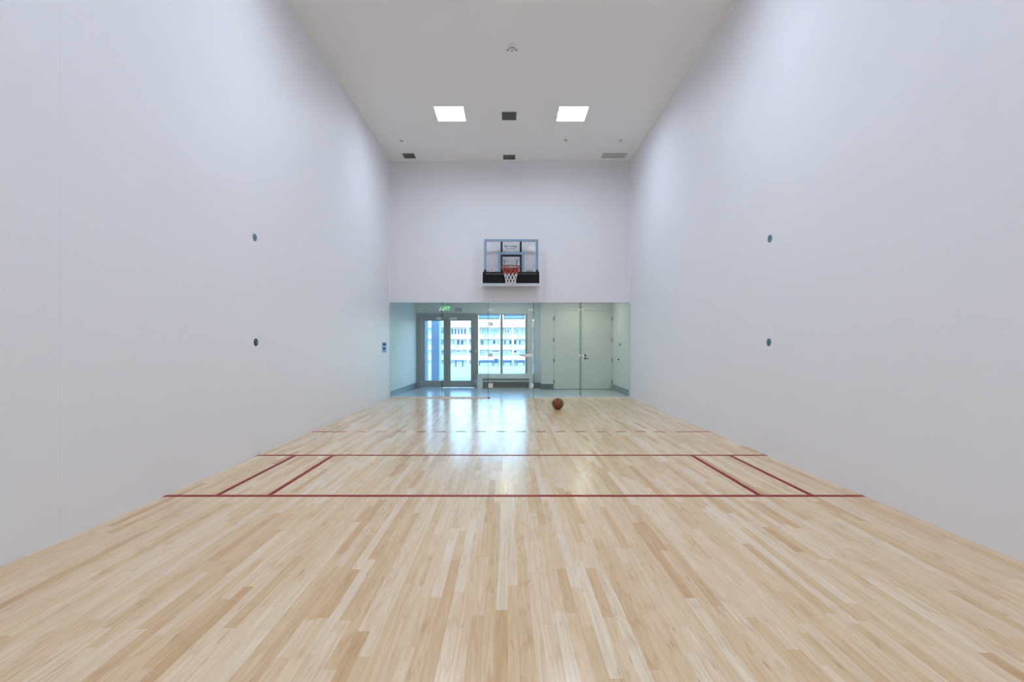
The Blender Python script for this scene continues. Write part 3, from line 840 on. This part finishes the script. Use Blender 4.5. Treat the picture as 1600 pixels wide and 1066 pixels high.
# small fittings
r = empty('card_reader', (X(743.6, YW - 0.03), YW - 0.03, Z(548.3, YW)), 'small pale card reader on the frame right of the glazed doors', 'card reader')
MB().box(-0.025, 0.025, -0.02, 0, -0.05, 0.05).build('case', M['sticker'], r, 0.004)
MB().box(-0.010, 0.010, -0.022, -0.02, 0.012, 0.028).build('indicator', M['redink'], r)
r = empty('door_stop_box', (X(743.4, YW - 0.03), YW - 0.03, Z(596, YW)), 'small white box low on the frame between glazed doors and radiator surround', 'wall box')
MB().box(-0.028, 0.028, -0.03, 0, -0.045, 0.045).build('case', M['white'], r, 0.004)
MB().box(-0.012, 0.012, -0.034, -0.03, -0.012, 0.012).build('button', M['ventL'], r)
r = empty('light_switch', (XL + 0.014, 12.12, Z(544.5, 12.0)), 'small white light switch on the corridor left wall', 'light switch')
MB().box(0, 0.008, -0.04, 0.04, -0.06, 0.06).build('plate', M['white'], r, 0.002)
MB().box(0.008, 0.013, -0.015, 0.015, -0.03, 0.03).build('rocker', M['sticker'], r)
yq = F * CR / (970 - 793)
r = empty('coat_hook', (CR + 0.001, yq, Z(538, yq)), 'small dark hook on the corridor right wall, the upper fitting', 'hook')
MB().box(-0.008, 0, -0.022, 0.022, -0.03, 0.03).build('plate', M['dark'], r, 0.002)
MB().tube([(-0.008, 0, 0.01), (-0.04, 0, 0.0), (-0.055, -0.02, -0.03), (-0.05, -0.05, -0.055)], 0.008, 8).build('prong', M['dark'], r)
yq = F * CR / (967.3 - 793)
r = empty('wall_stop', (CR, yq, Z(562, yq)), 'small dark knob on the corridor right wall, below the hook', 'door stop')
R = Matrix.Rotation(-PI / 2, 4, 'Y')
MB().lathe([(0, 0), (0.03, 0), (0.03, 0.006), (0.016, 0.012), (0, 0.012)], 20, 0, R).build('rosette', M['dark'], r)
MB().lathe([(0.014, 0.012), (0.016, 0.035), (0.010, 0.045), (0, 0.046)], 16, 0, R).build('bumper', M['black'], r)

# ------------------------------------------------------------------ outside
st('terrace', MB().box(-30, 18, YW + 0.18, 36.5, -0.35, -0.05), M['deck'], None, 'pale sunlit terrace deck outside', 'terrace')
st('kerb', MB().box(-3.4, -2.30, 15.75, 16.6, -0.05, 0.13), M['stucco'], None, 'white kerb under the blue-grey pillar outside', 'kerb')
o = MB().box(X(674, 16), X(686, 16), 16.0, 16.45, 0.13, 3.4).build('pillar', M['xblue'], None)
tag(o, 'broad blue-grey pillar outside seen through the left glazed door', 'pillar')
o = MB().box(X(687.2, 20.0), X(689.2, 20.0), 20.0, 20.06, -0.05, 4.2).build('pole', M['stucco'], None)
tag(o, 'thin white pole outside just right of the blue-grey pillar', 'pole')
o = MB().box(-3.6, X(667, 15.3), 15.3, 15.6, -0.05, 3.4).build('wing_wall', M['xblue'], None)
tag(o, 'blue-grey wall end outside at the left edge of the glazed doors', 'wall', None, 'structure')

# outdoor furniture at the terrace edge
DF = 33.0
def bench(a, b, label):
    x0, x1 = X(a, DF), X(b, DF); cx = (x0 + x1) / 2; h = (x1 - x0) / 2
    r = empty('outdoor_bench', (cx, DF, -0.05), label, 'bench', 'dark benches on the terrace')
    MB().box(-h, h, 0, 0.6, 0.22, 0.36).build('seat', M['furn'], r, 0.02)
    for sx in (-h + 0.05, h - 0.05):
        for sy in (0.05, 0.55):
            MB().cyl((sx, sy, 0), (sx, sy, 0.22), 0.03, 8).build('leg', M['furn'], r)
bench(747.5, 771, 'long low dark blue bench seen through the left window light')
bench(786, 799, 'low dark blue bench left of the white table outside')
bench(807, 820, 'low dark blue bench right of the white table outside')
def table(a, b, D, h, top, leg, label):
    x0, x1 = X(a, D), X(b, D); cx = (x0 + x1) / 2; w_ = (x1 - x0) / 2
    r = empty('outdoor_table', (cx, D, -0.05), label, 'table', 'small tables on the terrace')
    MB().box(-w_, w_, 0, 0.5, h - 0.05, h).build('tabletop', top, r, 0.006)
    for sx in (-w_ + 0.05, w_ - 0.05):
        for sy in (0.05, 0.45):
            MB().cyl((sx, sy, 0), (sx, sy, h - 0.05), 0.022, 8).build('leg', leg, r)
table(799, 806.5, 32.2, 0.53, M['stucco'], M['furn'], 'small table with a white top and dark legs between two benches')
table(710.5, 723.5, 31.0, 0.42, M['furn'], M['furn'], 'dark blue table outside seen through the right glazed door')
r = empty('outdoor_chair', (X(775, 32.6), 32.6, -0.05), 'dark blue chair outside at the right end of the long bench', 'chair')
MB().box(-0.16, 0.16, 0, 0.34, 0.20, 0.25).build('seat', M['furn'], r, 0.01)
MB().box(-0.16, 0.16, 0.30, 0.34, 0.25, 0.50).build('backrest', M['furn'], r, 0.01)
for sx in (-0.13, 0.13):
    for sy in (0.03, 0.31): MB().cyl((sx, sy, 0), (sx, sy, 0.20), 0.02, 8).build('leg', M['furn'], r)
# glass railing
rl = empty('terrace_railing', (-4, 36, -0.05), 'glass railing with thin rail along the far terrace edge', 'railing')
MB().box(-14, 12, -0.03, 0.03, 0.80, 0.85).build('top_rail', M['xblue'], rl)
k = -14.0
while k <= 12.01:
    MB().box(k - 0.025, k + 0.025, -0.025, 0.025, 0, 0.80).build('post', M['xblue'], rl)
    if k < 11.9: MB().box(k + 0.03, k + 1.97, -0.006, 0.006, 0.06, 0.79).build('pane', M['pane'], rl)
    k += 2.0

# apartment block across
DA = 125.0
blk = empty('apartment_block', (X(755, DA), DA, -12.0), 'white apartment block with balconies far behind the terrace', 'building')
bx0, bz0 = blk.location.x, blk.location.z
def A(px): return X(px, DA) - bx0
def AZ(py): return Z(py, DA) - bz0
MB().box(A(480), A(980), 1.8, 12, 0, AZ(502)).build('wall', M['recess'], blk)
MB().box(A(480), A(980), 0.0, 1.8, AZ(512), AZ(502)).build('parapet', M['stucco'], blk)
for y0, y1 in ((529.8, 523.6), (546.4, 540.0), (562.6, 556.5)):
    MB().box(A(480), A(980), 0.0, 0.18, AZ(y0), AZ(y1)).build('balcony_front', M['stucco'], blk)
    MB().box(A(480), A(980), 0.18, 1.78, AZ(y0) + 0.02, AZ(y0) + 0.27).build('balcony_slab', M['stucco'], blk)
for px in (701, 731, 748, 783, 801, 822, 683, 850):
    MB().box(A(px - 1.4), A(px + 1.4), 0.06, 1.8, 0, AZ(512)).build('pier', M['stucco'], blk)
wins = [(a, a + 4.0, 513, 523.0, 'winblue') for a in (703.5, 708.5, 713.5, 718.5, 723.8)]
wins += [(751, 763, 512.6, 523, 'winpale'), (764, 780, 512.6, 523, 'winpale'), (788.5, 791.5, 513, 521, 'winblue'), (792.2, 795.5, 513, 521, 'winblue'),
         (805, 812, 513, 523, 'winpale'), (812.8, 819, 513, 523, 'winpale'),
         (705, 711, 531, 540, 'winpale'), (712, 717.8, 530.6, 539.5, 'winblue'), (718.4, 724, 530.6, 539.5, 'winblue'),
         (750, 756, 531, 539.8, 'wingreen'), (769, 774.5, 531, 538.5, 'winblue'), (775.3, 780.5, 531, 538.5, 'winpale'),
         (787, 791, 531, 539, 'winblue'), (795, 801, 531, 539, 'winblue'), (802.6, 808, 531, 539, 'winblue'), (810.5, 814.5, 531, 539.5, 'winblue'),
         (712, 719, 548, 551, 'winblue'), (712, 723, 552, 556.4, 'winpale'), (748.5, 757, 549, 556.4, 'winpale'), (768, 780, 547.5, 550.5, 'winblue'),
         (786, 796, 549, 556.4, 'winpale'), (797, 800, 547.5, 552, 'winblue'), (802.6, 808, 547.5, 552, 'winblue'), (811, 820, 548, 556.4, 'winpale'),
         (686.5, 694, 514, 522, 'winblue'), (686.5, 694, 531, 539, 'winblue'), (686.5, 694, 548, 556, 'winblue')]
for a, b, y0, y1, m in wins:
    wf = MB()
    e = 0.10; xa, xb, za_, zb_ = A(a), A(b), AZ(y1), AZ(y0)
    wf.box(xa, xa + e, 1.68, 1.8, za_, zb_); wf.box(xb - e, xb, 1.68, 1.8, za_, zb_); wf.box(xa + e, xb - e, 1.68, 1.8, zb_ - e, zb_); wf.box(xa + e, xb - e, 1.68, 1.8, za_, za_ + e)
    o = wf.build('window', M['aluL'], blk)
    MB().box(xa + e, xb - e, 1.74, 1.8, za_ + e, zb_ - e).build('pane', M[m], o)
# wall air conditioners on the balcony fronts
acs = [(756, 760.2, 522.6, 526.8, 'grey air-conditioning box, leftmost in the upper row of the far block'),
       (768.6, 773, 522.6, 526.8, 'grey air-conditioning box, upper row left of the window mullion'),
       (788.5, 792.4, 522.8, 526.8, 'grey air-conditioning box, upper row right of the window mullion'),
       (808.6, 812.8, 522.8, 527, 'grey air-conditioning box, rightmost in the upper row of the far block'),
       (712.2, 715.6, 538.6, 543, 'grey air-conditioning box seen through the right glazed door'),
       (796.8, 800.6, 539, 543.2, 'grey air-conditioning box, lower row, left of the pair'),
       (803, 807.4, 539, 543.2, 'grey air-conditioning box, lower row, right of the pair')]
for a, b, y0, y1, lab in acs:
    xa, xb = X(a, DA), X(b, DA); za_, zb_ = Z(y1, DA), Z(y0, DA)
    r = empty('air_conditioner', ((xa + xb) / 2, DA, za_), lab, 'air conditioner', 'air conditioners on the far block')
    h = (xb - xa) / 2
    MB().box(-h, h, -0.35, 0.0005, 0, zb_ - za_).build('case', M['acgrey'], r, 0.03)
    MB().box(-h + 0.08, h - 0.08, -0.37, -0.35, 0.1, zb_ - za_ - 0.1).build('grille', M['alu'], r)

# ------------------------------------------------------------------ light and sky
W = bpy.data.worlds.new('sky'); S.world = W; W.use_nodes = True
nt = W.node_tree; bg = nt.nodes['Background']
sk = nt.nodes.new('ShaderNodeTexSky'); sk.sky_type = 'NISHITA'; sk.sun_disc = False
sk.sun_elevation = math.radians(35); sk.sun_rotation = math.radians(200); sk.air_density = 1.2; sk.dust_density = 0.4; sk.ozone_density = 3.0
tint = nt.nodes.new('ShaderNodeMix'); tint.data_type = 'RGBA'; tint.blend_type = 'MULTIPLY'; tint.inputs[0].default_value = 1.0
tint.inputs[7].default_value = (0.82, 1.0, 1.2, 1)
nt.links.new(sk.outputs[0], tint.inputs[6]); nt.links.new(tint.outputs[2], bg.inputs[0]); bg.inputs[1].default_value = 0.85
su = bpy.data.lights.new('sun', 'SUN'); su.energy = 1.6; su.angle = math.radians(0.6); su.color = (1.0, 0.97, 0.92)
so = bpy.data.objects.new('sun', su); COL.objects.link(so)
so.rotation_euler = Vector((-0.35, 0.74, -0.57)).to_track_quat('-Z', 'Y').to_euler()

# ------------------------------------------------------------------ camera
cd = bpy.data.cameras.new('camera'); cam = bpy.data.objects.new('camera', cd); COL.objects.link(cam)
cd.sensor_fit = 'HORIZONTAL'; cd.sensor_width = 36.0; cd.lens = F / 1600.0 * 36.0
cam.location = (0, 0, CAMZ); cam.rotation_euler = (PI / 2, 0, 0)
cd.shift_x = 7 / 1600.0; cd.shift_y = 9 / 1600.0
cd.clip_start = 0.02; cd.clip_end = 500
S.camera = cam

vs = S.view_settings
S.display_settings.display_device = 'sRGB'
vs.view_transform = 'Standard'; vs.look = 'None'; vs.exposure = 0.0; vs.gamma = 1.0; vs.use_curve_mapping = False
cy = S.cycles
cy.max_bounces = 14; cy.diffuse_bounces = 8; cy.glossy_bounces = 5; cy.transparent_max_bounces = 24; cy.transmission_bounces = 6
cy.sample_clamp_indirect = 6.0; cy.caustics_reflective = False; cy.caustics_refractive = False
cy.use_denoising = True
